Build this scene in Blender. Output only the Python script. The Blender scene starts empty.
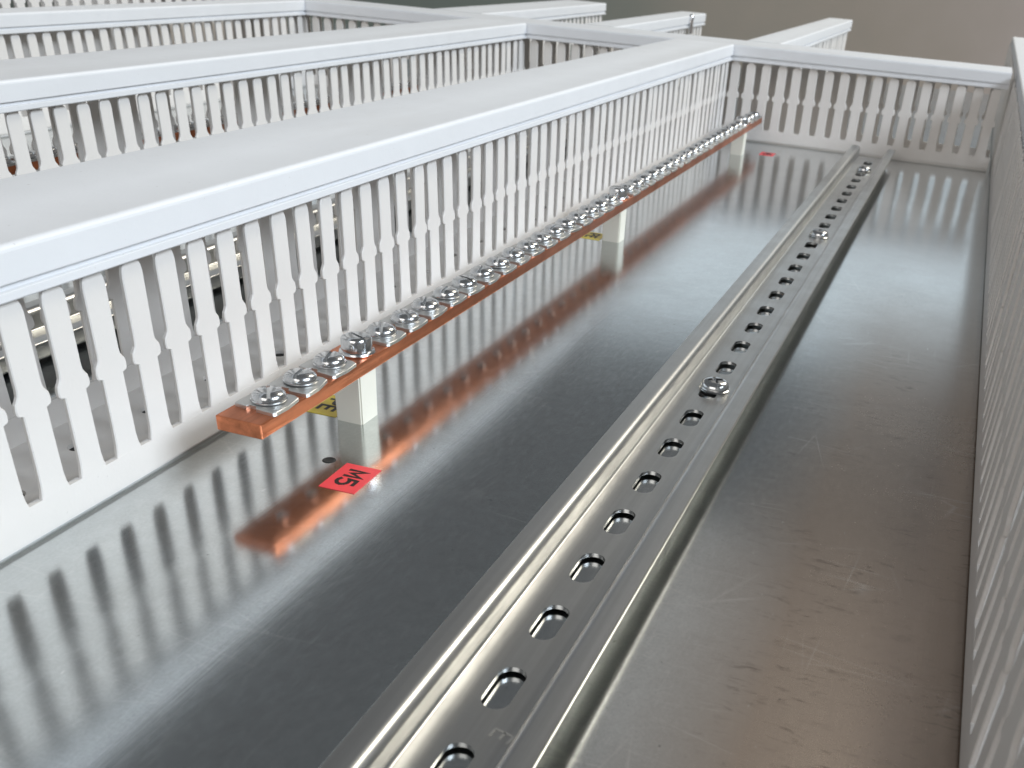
import bpy, bmesh, math, random
from mathutils import Vector, Matrix
random.seed(7)
S = 0.001                                   # all lengths below are millimetres
sc = bpy.context.scene
col = sc.collection

# ------------------------------------------------------------------ camera
cam_d = bpy.data.cameras.new('camera'); cam = bpy.data.objects.new('camera', cam_d); col.objects.link(cam)
YAW, PIT, ROL = -0.2968, 0.5607, 0.0778
F = Vector((math.sin(YAW)*math.cos(PIT), math.cos(YAW)*math.cos(PIT), -math.sin(PIT)))
RT = F.cross(Vector((0, 0, 1))).normalized(); UP = RT.cross(F)
R2 = math.cos(ROL)*RT + math.sin(ROL)*UP; U2 = -math.sin(ROL)*RT + math.cos(ROL)*UP
mw = Matrix((R2, U2, -F)).transposed().to_4x4(); mw.translation = Vector((188.28, -147.57, 132.67))*S
cam.matrix_world = mw
cam_d.sensor_width = 36; cam_d.lens = 982.66*36/1024
cam_d.shift_x = -(599.8-512)/1024; cam_d.shift_y = (558.03-384)/1024
cam_d.clip_start = 0.005; cam_d.clip_end = 50
cam_d.dof.use_dof = True; cam_d.dof.focus_distance = 0.30; cam_d.dof.aperture_fstop = 36
sc.camera = cam

# ------------------------------------------------------------------ light
w = bpy.data.worlds.new('World'); sc.world = w; w.use_nodes = True
w.node_tree.nodes['Background'].inputs[0].default_value = (0.92, 0.96, 1.0, 1)
w.node_tree.nodes['Background'].inputs[1].default_value = 0.125
def area(name, loc, target, sx, sy, power, colour):
    d = bpy.data.lights.new(name, 'AREA'); d.shape = 'RECTANGLE'; d.size = sx; d.size_y = sy
    d.energy = power; d.color = colour
    o = bpy.data.objects.new(name, d); col.objects.link(o); o.location = loc
    o.rotation_euler = (Vector(target)-Vector(loc)).to_track_quat('-Z', 'Y').to_euler()
    return o
area('window_light', (2.4, -0.25, 1.45), (-0.1, 0.3, 0), 1.5, 0.7, 67, (0.82, 0.91, 1.0))
area('ceiling_lamp', (1.05, 2.0, 1.75), (0.1, 0.1, 0), 0.6, 1.0, 24, (1.0, 0.93, 0.78))
area('far_window_light', (-0.7, 4.2, 1.0), (0, 0.3, 0.0), 5.0, 0.75, 8.2, (0.82, 0.93, 1.0))
area('room_fill', (-0.2, -2.6, 1.5), (0.0, 0.5, 0.0), 2.4, 1.4, 25, (1.0, 0.95, 0.90))  # unseen fill behind the camera, added to brighten the cross duct's front
area('added_refl_panel', (0.35, 2.4, 2.1), (0.15, 0.0, 0.0), 2.0, 1.3, 2.0, (1.0, 0.92, 0.84))  # unseen warm panel, added only to brighten what the plate reflects
sc.view_settings.view_transform = 'Standard'; sc.view_settings.look = 'None'
sc.view_settings.exposure = 0.2; sc.view_settings.gamma = 1.0; sc.view_settings.use_curve_mapping = False

# ------------------------------------------------------------------ materials
def new_mat(name):
    m = bpy.data.materials.new(name); m.use_nodes = True
    nt = m.node_tree; return m, nt, nt.nodes['Principled BSDF']
def nd(nt, t, **kw):
    n = nt.nodes.new(t)
    for k, v in kw.items():
        if k.startswith('i_'): n.inputs[k[2:].replace('_', ' ')].default_value = v
        else: setattr(n, k, v)
    return n
def coords(nt, scale=(1, 1, 1), kind='Object'):
    tc = nd(nt, 'ShaderNodeTexCoord'); mp = nd(nt, 'ShaderNodeMapping')
    mp.inputs['Scale'].default_value = scale
    nt.links.new(tc.outputs[kind], mp.inputs[0]); return mp.outputs[0]
def noise(nt, vec, scale, detail=4, rough=.55, dist=0):
    n = nd(nt, 'ShaderNodeTexNoise'); n.inputs['Scale'].default_value = scale
    n.inputs['Detail'].default_value = detail; n.inputs['Roughness'].default_value = rough; n.inputs['Distortion'].default_value = dist
    nt.links.new(vec, n.inputs['Vector']); return n.outputs['Fac']
def ramp(nt, fac, stops):
    r = nd(nt, 'ShaderNodeValToRGB'); e = r.color_ramp.elements
    while len(e) < len(stops): e.new(.5)
    for q, (p, c) in zip(e, stops):
        q.position = p; q.color = (c, c, c, 1) if isinstance(c, (int, float)) else (*c, 1)
    nt.links.new(fac, r.inputs[0]); return r.outputs[0]
def mth(nt, op, a, b=None, c=None):
    n = nd(nt, 'ShaderNodeMath', operation=op)
    for i, v in enumerate((a, b, c)):
        if v is None: continue
        if isinstance(v, (int, float)): n.inputs[i].default_value = v
        else: nt.links.new(v, n.inputs[i])
    return n.outputs[0]
def mixc(nt, fac, a, b, mode='MIX'):
    n = nd(nt, 'ShaderNodeMix', data_type='RGBA', blend_type=mode)
    for s, v in ((0, fac), (6, a), (7, b)):
        if isinstance(v, (int, float)): n.inputs[s].default_value = v
        elif isinstance(v, tuple): n.inputs[s].default_value = (*v, 1)
        else: nt.links.new(v, n.inputs[s])
    return n.outputs[2]
def bump(nt, bs, h, strength, dist):
    b = nd(nt, 'ShaderNodeBump'); b.inputs['Strength'].default_value = strength; b.inputs['Distance'].default_value = dist
    nt.links.new(h, b.inputs['Height']); nt.links.new(b.outputs[0], bs.inputs['Normal'])

def plastic(name, c, rough, var=.03):
    m, nt, bs = new_mat(name)
    v = coords(nt); n = noise(nt, v, 60, 3)
    cc = mixc(nt, ramp(nt, n, [(.3, 0), (.7, 1)]), c, tuple(x*(1-var) for x in c))
    nt.links.new(cc, bs.inputs['Base Color'])
    sk = ramp(nt, noise(nt, v, 700, 2), [(.72, 0), (.78, 1)])
    cc = mixc(nt, mth(nt, 'MULTIPLY', sk, .35), cc, (.32, .29, .26))
    sm = ramp(nt, noise(nt, coords(nt, (1, .3, 1)), 18, 5, .65), [(.55, 0), (.8, 1)])
    cc = mixc(nt, mth(nt, 'MULTIPLY', sm, .22), cc, (.52, .49, .45))
    nt.links.new(cc, bs.inputs['Base Color'])
    r = noise(nt, v, 220, 3); nt.links.new(mth(nt, 'MULTIPLY_ADD', r, .15, rough-.07), bs.inputs['Roughness'])
    bump(nt, bs, noise(nt, v, 900, 2), .08, .0004)
    return m
M = {}
M['duct'] = plastic('duct_plastic', (.76, .73, .70), .5)
M['lid'] = plastic('lid_plastic', (.77, .78, .80), .5)
M['post'] = plastic('standoff_plastic', (.80, .78, .69), .4)

# galvanised sheet of the mounting plate
m, nt, bs = new_mat('galvanised_plate'); M['plate'] = m
v = coords(nt)
big = noise(nt, v, 9, 4); fine = noise(nt, v, 260, 3); mid = noise(nt, v, 45, 4, .6)
grain = noise(nt, coords(nt, (1, .05, 1)), 900, 3)
base = mixc(nt, ramp(nt, mid, [(.35, 0), (.7, 1)]), (.63, .665, .675), (.58, .61, .615))
base = mixc(nt, mth(nt, 'MULTIPLY', ramp(nt, fine, [(.3, 0), (.75, 1)]), .35), base, (.48, .49, .49))
g1 = noise(nt, v, 1300, 2, .6); g2 = noise(nt, coords(nt, (1, .3, 1)), 650, 3, .6)
base = mixc(nt, mth(nt, 'MULTIPLY', ramp(nt, g1, [(.35, 0), (.68, 1)]), .30), base, (.44, .45, .45))
base = mixc(nt, mth(nt, 'MULTIPLY', ramp(nt, g2, [(.52, 0), (.75, 1)]), .35), base, (.72, .74, .75))
# brown reflection painted into the colour along the strip between the rail and the right-hand duct, with darker cross wrinkles
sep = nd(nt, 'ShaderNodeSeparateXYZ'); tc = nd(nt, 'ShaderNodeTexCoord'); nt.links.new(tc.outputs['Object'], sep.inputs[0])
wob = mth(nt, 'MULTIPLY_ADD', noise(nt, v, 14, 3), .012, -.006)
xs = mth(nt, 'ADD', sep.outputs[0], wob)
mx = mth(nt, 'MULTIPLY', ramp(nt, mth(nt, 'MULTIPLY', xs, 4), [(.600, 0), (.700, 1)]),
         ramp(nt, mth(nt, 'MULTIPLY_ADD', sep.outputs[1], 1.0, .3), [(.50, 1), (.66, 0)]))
refl_wear = mixc(nt, mth(nt, 'MULTIPLY', mx, .88), base, (.40, .325, .27))
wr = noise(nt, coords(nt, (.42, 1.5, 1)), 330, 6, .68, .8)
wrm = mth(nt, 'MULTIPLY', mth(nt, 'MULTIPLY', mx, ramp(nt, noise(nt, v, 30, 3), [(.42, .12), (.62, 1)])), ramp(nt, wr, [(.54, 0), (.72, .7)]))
refl_wear = mixc(nt, wrm, refl_wear, (.10, .08, .07))
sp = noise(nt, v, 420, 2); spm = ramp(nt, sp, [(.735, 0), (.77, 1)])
refl_wear = mixc(nt, mth(nt, 'MULTIPLY', spm, .5), refl_wear, (.12, .12, .12))
def scratches(rot, sx, sy, w_, amt, base_):
    tc_ = nd(nt, 'ShaderNodeTexCoord'); mp_ = nd(nt, 'ShaderNodeMapping'); mp_.inputs['Rotation'].default_value = (0, 0, rot); mp_.inputs['Scale'].default_value = (sx, sy, 0)
    nt.links.new(tc_.outputs['Object'], mp_.inputs[0])
    vo = nd(nt, 'ShaderNodeTexVoronoi', feature='DISTANCE_TO_EDGE'); vo.inputs['Scale'].default_value = 1; nt.links.new(mp_.outputs[0], vo.inputs['Vector'])
    msk = mth(nt, 'MULTIPLY', ramp(nt, vo.outputs['Distance'], [(0, 1), (w_, 0)]), ramp(nt, noise(nt, v, 22, 2), [(.5, 0), (.66, amt)]))
    return mixc(nt, msk, base_, (.86, .86, .85))
refl_wear = scratches(.5, 9, 60, .010, .28, refl_wear); refl_wear = scratches(-.9, 60, 8, .009, .2, refl_wear); refl_wear = scratches(1.2, 14, 90, .012, .22, refl_wear)
fl2 = noise(nt, coords(nt, (1, .25, 1)), 520, 2); refl_wear = mixc(nt, mth(nt, 'MULTIPLY', ramp(nt, fl2, [(.735, 0), (.78, 1)]), .6), refl_wear, (.85, .86, .86))
nt.links.new(refl_wear, bs.inputs['Base Color']); bs.inputs['Metallic'].default_value = 1.0
r = mth(nt, 'MULTIPLY_ADD', big, .07, .092)
r = mth(nt, 'MULTIPLY_ADD', mid, .05, r); r = mth(nt, 'MULTIPLY_ADD', g1, .07, r); r = mth(nt, 'MULTIPLY_ADD', g2, .05, mth(nt, 'SUBTRACT', r, .055))
r = mth(nt, 'MULTIPLY_ADD', mx, .10, r)
nt.links.new(r, bs.inputs['Roughness'])
bump(nt, bs, mth(nt, 'MULTIPLY_ADD', grain, .5, mth(nt, 'MULTIPLY', fine, .35)), .035, .0004)

def metal(name, c, rough, streak=(1, .04, 1), var=.25, rv=.18, bs_s=.12):
    m, nt, bs = new_mat(name); bs.inputs['Metallic'].default_value = 1
    v = coords(nt, streak); n = noise(nt, v, 500, 3); n2 = noise(nt, coords(nt), 70, 4)
    k = mth(nt, 'MULTIPLY_ADD', n, .5, mth(nt, 'MULTIPLY', n2, .5))
    cc = mixc(nt, ramp(nt, k, [(.3, 0), (.7, 1)]), c, tuple(x*(1-var) for x in c))
    nt.links.new(cc, bs.inputs['Base Color'])
    nt.links.new(mth(nt, 'MULTIPLY_ADD', n2, rv, rough-rv/2), bs.inputs['Roughness'])
    bump(nt, bs, k, bs_s, .0004)
    return m
M['rail'] = metal('zinc_rail', (.65, .655, .65), .34, (1, .02, 1), .28, .16, .015)
M['copper'] = metal('copper_bar', (.82, .29, .145), .34, (1, .03, 1), .55, .2, .5)
M['screw'] = metal('zinc_screw', (.68, .69, .70), .2, (1, 1, 1), .2, .12, .1)
M['clamp'] = metal('zinc_clamp', (.66, .66, .65), .42, (1, 1, 1), .15, .16, .15)
def flat(name, c, rough=.5):
    m, nt, bs = new_mat(name); v = coords(nt); n = noise(nt, v, 300, 3)
    nt.links.new(mixc(nt, n, c, tuple(x*.86 for x in c)), bs.inputs['Base Color']); bs.inputs['Roughness'].default_value = rough
    return m
M['red'] = flat('red_sticker', (.90, .07, .085), .35)
M['yellow'] = flat('yellow_sticker', (.70, .56, .05), .4)
M['ink'] = flat('black_ink', (.012, .012, .012), .5)
M['dark'] = flat('hole_dark', (.02, .02, .02), .6)
m, nt, bs = new_mat('backdrop_paint'); M['wall'] = m
n = noise(nt, coords(nt), 1.3, 5, .6)
sx_ = nd(nt, 'ShaderNodeSeparateXYZ'); tc2 = nd(nt, 'ShaderNodeTexCoord'); nt.links.new(tc2.outputs['Object'], sx_.inputs[0])
wc = ramp(nt, mth(nt, 'MULTIPLY_ADD', n, .5, mth(nt, 'MULTIPLY_ADD', sx_.outputs[0], .30, .40)), [(.15, (.34, .38, .34)), (.50, (.60, .53, .45)), (.85, (.76, .67, .62))])
nt.links.new(wc, bs.inputs['Base Color']); bs.inputs['Roughness'].default_value = .8

# ------------------------------------------------------------------ mesh helpers
def mesh_obj(name, bm, mat, parent=None, smooth=None, loc=(0, 0, 0), rz=0):
    for vv in bm.verts: vv.co *= S
    bmesh.ops.recalc_face_normals(bm, faces=bm.faces[:])
    me = bpy.data.meshes.new(name); bm.to_mesh(me); bm.free()
    if smooth is not None:
        for p in me.polygons: p.use_smooth = True
        me.set_sharp_from_angle(angle=math.radians(smooth))
    me.materials.append(M[mat])
    return place(name, me, parent, loc, rz)
def place(name, me, parent=None, loc=(0, 0, 0), rz=0):
    o = bpy.data.objects.new(name, me); col.objects.link(o)
    if parent: o.parent = parent
    o.location = Vector(loc)*S; o.rotation_euler = (0, 0, rz); return o
def thing(name, label, cat, loc=(0, 0, 0), rz=0, group=None):
    o = bpy.data.objects.new(name, None); col.objects.link(o); o.empty_display_size = .01
    o.location = Vector(loc)*S; o.rotation_euler = (0, 0, rz)
    o['label'] = label; o['category'] = cat
    if group: o['group'] = group
    return o
def box(bm, x0, x1, y0, y1, z0, z1, bev=0):
    r = bmesh.ops.create_cube(bm, size=1)
    for q in r['verts']:
        q.co = Vector(((x0+x1)/2+q.co.x*(x1-x0), (y0+y1)/2+q.co.y*(y1-y0), (z0+z1)/2+q.co.z*(z1-z0)))
    if bev:
        es = list({e for q in r['verts'] for e in q.link_edges})
        bmesh.ops.bevel(bm, geom=es, offset=bev, segments=2, affect='EDGES', profile=.5)
def extrude_y(bm, prof, y0, y1, n=1, close=True):
    rings = []
    for i in range(n+1):
        y = y0+(y1-y0)*i/n
        rings.append([bm.verts.new((a, y, b)) for a, b in prof])
    k = len(prof)
    for a, b in zip(rings, rings[1:]):
        for i in range(k): bm.faces.new((a[i], a[(i+1) % k], b[(i+1) % k], b[i]))
    if close: bm.faces.new(rings[0]); bm.faces.new(rings[-1][::-1])
def lathe(bm, prof, seg=32, cx=0, cy=0):
    rings = []
    for rr, z in prof:
        if rr < 1e-6: rings.append([bm.verts.new((cx, cy, z))])
        else: rings.append([bm.verts.new((cx+rr*math.cos(2*math.pi*i/seg), cy+rr*math.sin(2*math.pi*i/seg), z)) for i in range(seg)])
    for a, b in zip(rings, rings[1:]):
        for i in range(seg):
            j = (i+1) % seg
            if len(a) == 1 and len(b) == 1: continue
            if len(b) == 1: bm.faces.new((a[i], a[j], b[0]))
            elif len(a) == 1: bm.faces.new((a[0], b[j], b[i]))
            else: bm.faces.new((a[i], a[j], b[j], b[i]))
def boolean(bm_a, bm_b):
    """bm_a minus bm_b, as a new bmesh (mm)"""
    ma = bpy.data.meshes.new('a'); mb = bpy.data.meshes.new('b')
    for b in (bm_a, bm_b): bmesh.ops.recalc_face_normals(b, faces=b.faces[:])
    bm_a.to_mesh(ma); bm_b.to_mesh(mb); bm_a.free(); bm_b.free()
    oa = bpy.data.objects.new('a', ma); ob = bpy.data.objects.new('b', mb); col.objects.link(oa); col.objects.link(ob)
    md = oa.modifiers.new('x', 'BOOLEAN'); md.object = ob; md.operation = 'DIFFERENCE'; md.solver = 'EXACT'
    dg = bpy.context.evaluated_depsgraph_get(); dg.update()
    me = bpy.data.meshes.new_from_object(oa.evaluated_get(dg))
    bm = bmesh.new(); bm.from_mesh(me)
    bpy.data.objects.remove(oa); bpy.data.objects.remove(ob); bpy.data.meshes.remove(me)
    return bm
GLYPH = {'M': [(0, 0), (0, 1), (.5, .32), (1, 1), (1, 0)],
         '5': [(.95, 1), (.12, 1), (.05, .54), (.3, .63), (.62, .63), (.9, .50), (1, .32), (.9, .13), (.6, 0), (.3, 0), (0, .12)],
         'P': [(0, 0), (0, 1), (.6, 1), (.9, .92), (1, .74), (.9, .55), (.6, .47), (0, .47)],
         'E': [[(1, 0), (0, 0), (0, 1), (1, 1)], [(0, .52), (.85, .52)]]}
def text_mesh(body, h, wid, gap, stroke):
    """flat stroke lettering centred on the origin, mm"""
    bm = bmesh.new(); tot = len(body)*wid+(len(body)-1)*gap; x0 = -tot/2
    for ch in body:
        g = GLYPH[ch]; lines = g if isinstance(g[0], list) else [g]
        for ln in lines:
            pts = [Vector((x0+a*wid, (b-.5)*h)) for a, b in ln]; n = len(pts); L, R = [], []
            for k, p in enumerate(pts):
                d1 = (p-pts[k-1]).normalized() if k else (pts[1]-p).normalized()
                d2 = (pts[k+1]-p).normalized() if k < n-1 else d1
                n1 = Vector((-d1.y, d1.x)); n2 = Vector((-d2.y, d2.x)); m_ = (n1+n2).normalized()
                o = m_*min(stroke/2/max(m_.dot(n1), .35), stroke)
                L.append(bm.verts.new((p.x+o.x, p.y+o.y, 0))); R.append(bm.verts.new((p.x-o.x, p.y-o.y, 0)))
            for k in range(n-1): bm.faces.new((R[k], R[k+1], L[k+1], L[k]))
        x0 += wid+gap
    r = bmesh.ops.extrude_face_region(bm, geom=bm.faces[:])
    for q in [e for e in r['geom'] if isinstance(e, bmesh.types.BMVert)]: q.co.z += .05
    for q in bm.verts: q.co *= S
    bmesh.ops.recalc_face_normals(bm, faces=bm.faces[:])
    me = bpy.data.meshes.new('lettering'); bm.to_mesh(me); bm.free(); return me

# ------------------------------------------------------------------ setting
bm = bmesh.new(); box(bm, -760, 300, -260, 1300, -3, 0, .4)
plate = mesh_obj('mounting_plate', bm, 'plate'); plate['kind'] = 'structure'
hb = bmesh.new(); box(hb, -5000, 5000, 4300, 4360, -900, 420)
wall = mesh_obj('wall', hb, 'wall'); wall['kind'] = 'structure'
hb = bmesh.new(); box(hb, -5000, 5000, -2500, 4300, -900, -860)
fl = mesh_obj('floor', hb, 'wall'); fl['kind'] = 'structure'

# ------------------------------------------------------------------ slotted cable ducts
ZB, ZL, ZT = 9.6, 57.9, 69.6
def finger_mesh():
    half = [(4.3, ZB), (3.95, 11.2), (3.65, 13.5), (3.55, 20), (3.5, 31.0), (4.6, 31.2), (5.05, 31.8), (5.15, 33.0), (4.9, 34.3), (4.2, 35.2), (3.75, 36.0),
            (3.6, 37.4), (3.6, 46), (3.6, 54.0), (3.3, 55.5), (2.8, 56.5), (2.0, 57.0), (2.0, 63)]
    out = [(a, z) for a, z in half] + [(-a, z) for a, z in reversed(half)]
    n = len(out); ins = []
    for i, (a, z) in enumerate(out):
        p, q = Vector(out[i-1]), Vector(out[(i+1) % n]); t = (q-p).normalized(); nn = Vector((t.y, -t.x))
        d = Vector((a, z)) - nn*.28
        if z <= ZB: d.y = z
        ins.append((d.x, d.y))
    bm = bmesh.new()
    rings = []
    for ring, x in ((ins, 0), (out, -.25), (out, -1.0), (ins, -1.25)):
        rings.append([bm.verts.new((x, a, z)) for a, z in ring])
    for a, b in zip(rings, rings[1:]):
        for i in range(n): bm.faces.new((a[i], a[(i+1) % n], b[(i+1) % n], b[i]))
    bm.faces.new(rings[0][::-1]); bm.faces.new(rings[-1])
    for q in bm.verts: q.co *= S
    bmesh.ops.recalc_face_normals(bm, faces=bm.faces[:])
    me = bpy.data.meshes.new('finger'); bm.to_mesh(me); bm.free(); me.materials.append(M['duct'])
    for p in me.polygons: p.use_smooth = True
    me.set_sharp_from_angle(angle=math.radians(22))
    return me
FINGER = finger_mesh()
def lid_profile(W, ol, orr):
    def side(o, s, x0):      # from lip up to the top, s=+1 right
        X = x0+s*o; th = 1.3
        return X, [(X-s*.35, ZL), (X, ZL+.35), (X, ZL+2.0), (X-s*.25, ZL+2.15), (X-s*1.4, ZL+2.2), (X-s*1.4, ZL+3.7), (X-s*.1, ZL+3.75), (X, ZL+4.0), (X, ZT-1.5), (X-s*.15, ZT-.9), (X-s*.45, ZT-.45), (X-s*.9, ZT-.15), (X-s*1.5, ZT)]
    Xr, r = side(orr, 1, 0); Xl, l = side(ol, -1, -W)
    top = []
    for f in (.45,):
        xm = Xr+(Xl-Xr)*f
        top += [(xm, ZT+.02), (xm-.3, ZT+.08)]
    outer = r+top+l[::-1]
    th = 2.9
    inner = [(Xl+th, ZL), (Xl+th, ZT-1.5), (Xr-th, ZT-1.5), (Xr-th, ZL)]
    return outer+inner
def duct(label, loc, L, W=43.2, rz=0, walls='RL', ol=2.9, orr=2.9, lid=(0, None), ends=(0, 0), group=None, first=6.25, holes=False, cover=True, skip=None):
    t = thing('cable_duct', label, 'cable duct', loc, rz, group)
    bm = bmesh.new(); box(bm, -W+1.4, -1.4, 0, L, 0, 1.5)
    if holes:
        hbm = bmesh.new(); y = 24.0; k = 0
        while y < L-10:
            lathe(hbm, [(0, -2), (3.1, -2), (3.1, 4), (0, 4)], 20, -27+(6 if k % 4 == 3 else 0), y); y += 29; k += 1
        bm = boolean(bm, hbm)
        HOLES = [(-27+(6 if q % 4 == 3 else 0), 24.0+29*q) for q in range(k)]
    mesh_obj('base', bm, 'duct', t)
    if holes:
        for hx, hy in HOLES:
            bm = bmesh.new(); lathe(bm, [(0, .5), (2.4, .5), (2.98, .3), (2.98, .02), (0, .02)], 20, hx, hy); mesh_obj('hole_shade_disc', bm, 'dark', t)  # dark disc in each mounting hole, standing in for the shade inside
    pr = [(-1.6, 1.1), (-.4, 1.15), (-.1, 1.3), (0, 1.6), (0, ZB), (-1.6, ZB)]
    for s in walls:
        bm = bmesh.new(); extrude_y(bm, pr, 0, L)
        mesh_obj('side_wall', bm, 'duct', t, 40, (0, 0, 0) if s == 'R' else (-W, L, 0), 0 if s == 'R' else math.pi)
        y = first
        while y < L-4.5:
            if not (skip and skip(s, y)):
                o = place('finger', FINGER, t, (0, y, 0) if s == 'R' else (-W, y, 0), 0 if s == 'R' else math.pi)
                o.rotation_euler.z += random.gauss(0, .018); o.rotation_euler.y = random.gauss(0, .006); o.rotation_euler.x = random.gauss(0, .003)
            y += 12.5
    if cover:
        bm = bmesh.new(); extrude_y(bm, lid_profile(W, ol, orr), lid[0], lid[1] or L, 1)
        mesh_obj('lid', bm, 'lid', t, 12)
    return t
YC = 716.75
Y0 = 10.8-12.5*8-6.25                                 # near end of the ducts; finger 0 at 10.8
duct('white slotted cable duct with closed lid standing right behind the copper bar', (0, Y0, 0), YC-1-Y0, lid=(0, YC-3.6-Y0), holes=True)
D2 = duct('second white slotted cable duct, next behind the one beside the copper bar', (-178, Y0, 0), YC-1-Y0, lid=(0, YC-3.6-Y0))
D3 = duct('third white slotted cable duct back from the copper bar, near the top left', (-392, Y0+60, 0), YC-1-Y0-60, W=20, lid=(0, YC-3.6-Y0-60))
D4 = duct('farthest white slotted cable duct, only its fingers showing at the top left edge', (-450, Y0+150, 0), YC-1-Y0-150, lid=(0, YC-3.6-Y0-150)); D4.scale.z = 2.2
duct('white slotted cable duct running across the far end of the rail', (-640, YC, 0), 640+213.2, rz=-math.pi/2, first=8.0)
duct('shaded slotted cable duct close to the camera along the right edge', (216+43.2, -150, 0), 1206+150, ol=-1.6, lid=(0, 1356))
duct('narrow white duct end sticking out beyond the cross duct, right of centre', (28, 766, 0), 482, W=24, lid=(0, 482))
duct('narrow duct end beyond the cross duct with a small clip on its side', (-118, 766, 0), 325, W=24, lid=(0, 325))
CLIP_DUCT = [o for o in col.objects if o.get('label', '').startswith('narrow duct end beyond')][0]
bm = bmesh.new(); box(bm, 3.0, 5.2, 252, 262, 52, 66, .6); lathe(bm, [(0, 66), (2.4, 66), (2.4, 70), (1.6, 71), (0, 71)], 14, 4.2, 257)
mesh_obj('clip', bm, 'screw', CLIP_DUCT, 40)
duct('white duct end beyond the cross duct, leftmost of the three ends', (-243, 766, 0), 340, lid=(0, 340))

# ------------------------------------------------------------------ DIN rails
RH = 8.7; RZ = 0.7
def rail_profile():
    # top-hat section about x = 0, floor on the plate
    t = 1.1; hw = 16.9; iw = 11.2
    def arc(cx, cz, r, a0, a1, n=5): return [(cx+r*math.cos(math.radians(a0+(a1-a0)*i/n)), cz+r*math.sin(math.radians(a0+(a1-a0)*i/n))) for i in range(n+1)]
    left_top = [(-hw, RH-t), (-hw, RH-.25), (-hw+.25, RH)] + arc(-iw-1.3, RH-2.4, 2.4, 90, 0, 7) + arc(-iw+1.9, .15+t+.8, .8, 180, 270)
    under = arc(iw-1.1+.0, .15+1.9, 1.9, 270, 360)
    up = left_top + [(-x, z) for x, z in left_top[::-1]]
    low_r = [(hw, RH-t)]
    lo = [(hw-.01, RH-t), (iw+1.2, RH-t-.05), (iw+1.1-.0, RH-1.6)] + [(iw+.75, 2.2), (iw+.2, .9), (iw-.9, .15)]
    lo = lo + [(-x, z) for x, z in lo[::-1]]
    return up + lo[1:-1]
SLOT_Y0 = -78.9
def rail_mesh(y0, y1):
    bm = bmesh.new(); extrude_y(bm, rail_profile(), y0, y1)
    cut = bmesh.new(); y = SLOT_Y0
    while y < y1-12:
        if y > y0+12:
            pts = [(3.1*math.cos(a), (3.9 if math.sin(a) > 0 else -3.9)+3.1*math.sin(a)) for a in [math.radians(18*i+9) for i in range(20)]]
            lo = [cut.verts.new((px, y+py, -3)) for px, py in pts]; hi = [cut.verts.new((px, y+py, 4)) for px, py in pts]
            cut.faces.new(lo[::-1]); cut.faces.new(hi)
            for i in range(20): cut.faces.new((lo[i], lo[(i+1) % 20], hi[(i+1) % 20], hi[i]))
        y += 25
    bm = boolean(bm, cut)
    for q in bm.verts: q.co *= S
    me = bpy.data.meshes.new('rail_body'); bm.to_mesh(me); bm.free(); me.materials.append(M['rail'])
    for p in me.polygons: p.use_smooth = True
    me.set_sharp_from_angle(angle=math.radians(24))
    return me
def screw_mesh(R, H, hexa=False, cross=True):
    bm = bmesh.new()
    if hexa:
        lathe(bm, [(0, 0), (R*1.12, 0), (R*1.15, .3), (R*1.1, .8), (R*.97, 1.0), (R*.97, H-1.1), (R*.9, H-.5), (R*.7, H-.1), (R*.6, H), (0, H)], 36)
    else:
        lathe(bm, [(0, 0), (R*.97, 0), (R, .2), (R, .55), (R*.93, .75), (R*.92, H*.42), (R*.85, H*.70), (R*.68, H*.90), (R*.4, H*.98), (0, H)], 36)
    cut = bmesh.new(); box(cut, -.5, .5, -R*1.2, R*1.2, H-1.1, H+2)
    c2 = bmesh.new(); box(c2, -R*.5, R*.5, -.75, .75, H-1.9, H+2.1)
    bm = boolean(bm, cut)
    if cross: bm = boolean(bm, c2)
    else: c2.free()
    for q in bm.verts: q.co *= S
    me = bpy.data.meshes.new('screw'); bm.to_mesh(me); bm.free(); me.materials.append(M['screw'])
    for p in me.polygons: p.use_smooth = True
    me.set_sharp_from_angle(angle=math.radians(38))
    return me
PAN = screw_mesh(4.95, 3.0, cross=False); HEXB = screw_mesh(4.9, 5.4, True, cross=False); RAILSCREW = screw_mesh(5.4, 3.6)
RAIL = rail_mesh(-140, 700)
bm = bmesh.new(); lathe(bm, [(0, 0), (5, 0), (5, RZ+.14), (0, RZ+.14)], 24)
for q in bm.verts: q.co *= S
SPACER = bpy.data.meshes.new('spacer'); bm.to_mesh(SPACER); bm.free(); SPACER.materials.append(M['screw'])
def rail(label, x, screws):
    t = thing('mounting_rail', label, 'mounting rail', (x, 0, 0))
    place('rail_body', RAIL, t, (0, 0, RZ))
    for i, y in enumerate(screws):
        o = place('screw', RAILSCREW, t, (.9, y, 1.3+RZ), .5+1.1*i); place('spacer', SPACER, t, (.9, y, 0)); o.rotation_euler.x = .03
    return t
rail1 = rail('slotted zinc mounting rail with three screws in the foreground bay', 126.1, (174, 418, 636))
st = text_mesh('E', 4.2, 2.4, 1, .55)
st.materials.append(M['clamp']); so = place('stamped_mark', st, rail1, (5.4, -17.4, 1.27+RZ), -1.75)
rail('slotted zinc mounting rail seen through the duct fingers at left', -96, (90, 318, 600))

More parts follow.
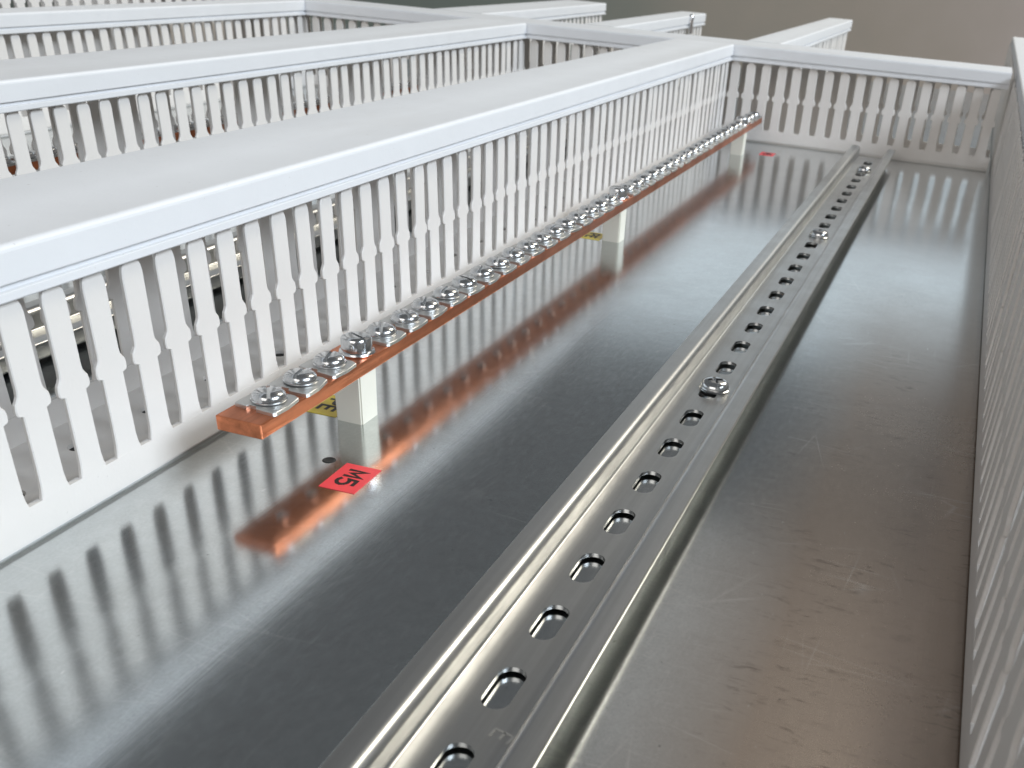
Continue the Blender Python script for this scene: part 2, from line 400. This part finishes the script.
# ------------------------------------------------------------------ copper earth bar
BX0, BX1, BZ0, BZ1 = 20.3, 34.3, 16.0, 20.3
def clamp_mesh():
    # 13 x 12 plate with a notch in its near edge, right edge folded slightly up
    out = [(-6.9, -5.3), (-3.0, -5.9), (-2.5, -4.9), (-.2, -5.1), (.3, -6.4), (5.9, -7.1), (6.5, -6.2), (6.9, -1.5), (6.4, 4.6), (4.6, 5.7), (-6.4, 5.9)]
    bm = bmesh.new()
    f = lambda x, y: 0
    lo = [bm.verts.new((x, y, f(x, y))) for x, y in out]; hi = [bm.verts.new((x, y, f(x, y)+1.1)) for x, y in out]
    bm.faces.new(lo[::-1]); bm.faces.new(hi)
    for i in range(len(out)): j = (i+1) % len(out); bm.faces.new((lo[i], lo[j], hi[j], hi[i]))
    top = [e for e in bm.edges if all(q.co.z > 1 for q in e.verts)]
    bmesh.ops.bevel(bm, geom=top, offset=.18, segments=1, affect='EDGES')
    for q in bm.verts: q.co *= S
    bmesh.ops.recalc_face_normals(bm, faces=bm.faces[:])
    me = bpy.data.meshes.new('terminal_clamp'); bm.to_mesh(me); bm.free(); me.materials.append(M['clamp']); return me
CLAMP = clamp_mesh()
bm = bmesh.new(); box(bm, BX0-27.3, BX1-27.3, 46.5, 708, BZ0, BZ1, .35)
for q in bm.verts: q.co *= S
BAR = bpy.data.meshes.new('bar'); bm.to_mesh(BAR); bm.free(); BAR.materials.append(M['copper'])
bm = bmesh.new()
extrude_pts = []
lo = [(-4.6, -4.8), (4.6, -4.8), (4.6, 4.8), (-4.6, 4.8)]
a = [bm.verts.new((x, y, 0)) for x, y in lo]; b = [bm.verts.new((x*1.04, y*1.04, BZ0-.02)) for x, y in lo]
bm.faces.new(a[::-1]); bm.faces.new(b)
for i in range(4): bm.faces.new((a[i], a[(i+1) % 4], b[(i+1) % 4], b[i]))
bmesh.ops.bevel(bm, geom=[e for e in bm.edges if abs(e.verts[0].co.z-e.verts[1].co.z) > 5], offset=.5, segments=2, affect='EDGES')
for q in bm.verts: q.co *= S
bmesh.ops.recalc_face_normals(bm, faces=bm.faces[:])
POST = bpy.data.meshes.new('standoff'); bm.to_mesh(POST); bm.free(); POST.materials.append(M['post'])
bm = bmesh.new(); lathe(bm, [(0, -1.8), (1.5, -1.8), (1.9, -1.4), (1.9, 0), (0, 0)], 16)
for q in bm.verts: q.co *= S
TIP = bpy.data.meshes.new('screw_tip'); bm.to_mesh(TIP); bm.free(); TIP.materials.append(M['screw'])
def earth_bar(label, x):
    t = thing('copper_busbar', label, 'busbar', (x, 0, 0))
    place('bar', BAR, t)
    for y in (100.5, 353, 651): place('standoff', POST, t, (1.6, y, 0))
    for i in range(44):
        y = 59.0+14.95*i
        if i in (3, 20, 40):
            o = place('standoff_bolt', HEXB, t, (.9, y, BZ1), random.uniform(0, 3)); continue
        c = place('terminal_clamp', CLAMP, t, (.6+random.gauss(0, .15), y+random.gauss(0, .2), BZ1+.02), random.gauss(0, .05))
        o = place('terminal_screw', PAN, t, (.8+random.gauss(0, .1), y+.3, BZ1+1.14), .5+random.gauss(0, .3))
        o.rotation_euler.x = random.gauss(0, .03); o.rotation_euler.y = random.gauss(0, .03)
        place('screw_tip', TIP, t, (.8, y, BZ0))
    return t
earth_bar('copper bar with a row of clamp screws on cream standoffs', 27.3)
earth_bar('copper bar half hidden behind the second cable duct, seen through its fingers', -252)

# ------------------------------------------------------------------ stickers and small holes
def sticker(name, x0, x1, y0, y1, mat, txt, size, label, rz=0):
    cx, cy = (x0+x1)/2, (y0+y1)/2
    t = thing(name, label, 'sticker', (cx, cy, 0), rz)
    bm = bmesh.new(); box(bm, -(x1-x0)/2, (x1-x0)/2, -(y1-y0)/2, (y1-y0)/2, .03, .16)
    mesh_obj('paper', bm, mat, t)
    me = text_mesh(txt, 5.4, 3.6, 1.5, 1.15); me.materials.append(M['ink']); place('lettering', me, t, (0, 0, .165), -math.pi/2)
    return t
sticker('red_sticker', 43.2, 54.2, 56.2, 71.6, 'red', 'M5', 8.2, 'red sticker marked M5 in front of the near standoff', .03)
sticker('red_sticker', 44, 55, 660, 674, 'red', 'M5', 8.2, 'small red sticker far away by the cross duct')
sticker('yellow_sticker', 11, 23, 96.8, 111.5, 'yellow', 'PE', 8.4, 'yellow sticker lettered in black beside the near standoff', .03)
sticker('yellow_sticker', 11, 23, 347, 361, 'yellow', 'PE', 8.4, 'small yellow sticker beside the middle standoff')
def hole(x, y, r, label):
    bm = bmesh.new(); lathe(bm, [(r+.9, .02), (r+.5, .22), (r, .1), (r*.85, .06), (0, .06)], 20)
    o = mesh_obj('screw_hole', bm, 'dark', None, 40, (x, y, 0)); o['label'] = label; o['category'] = 'screw hole'
hole(37.4, 70.8, 1.1, 'small dark threaded hole in the plate beside the red M5 sticker')
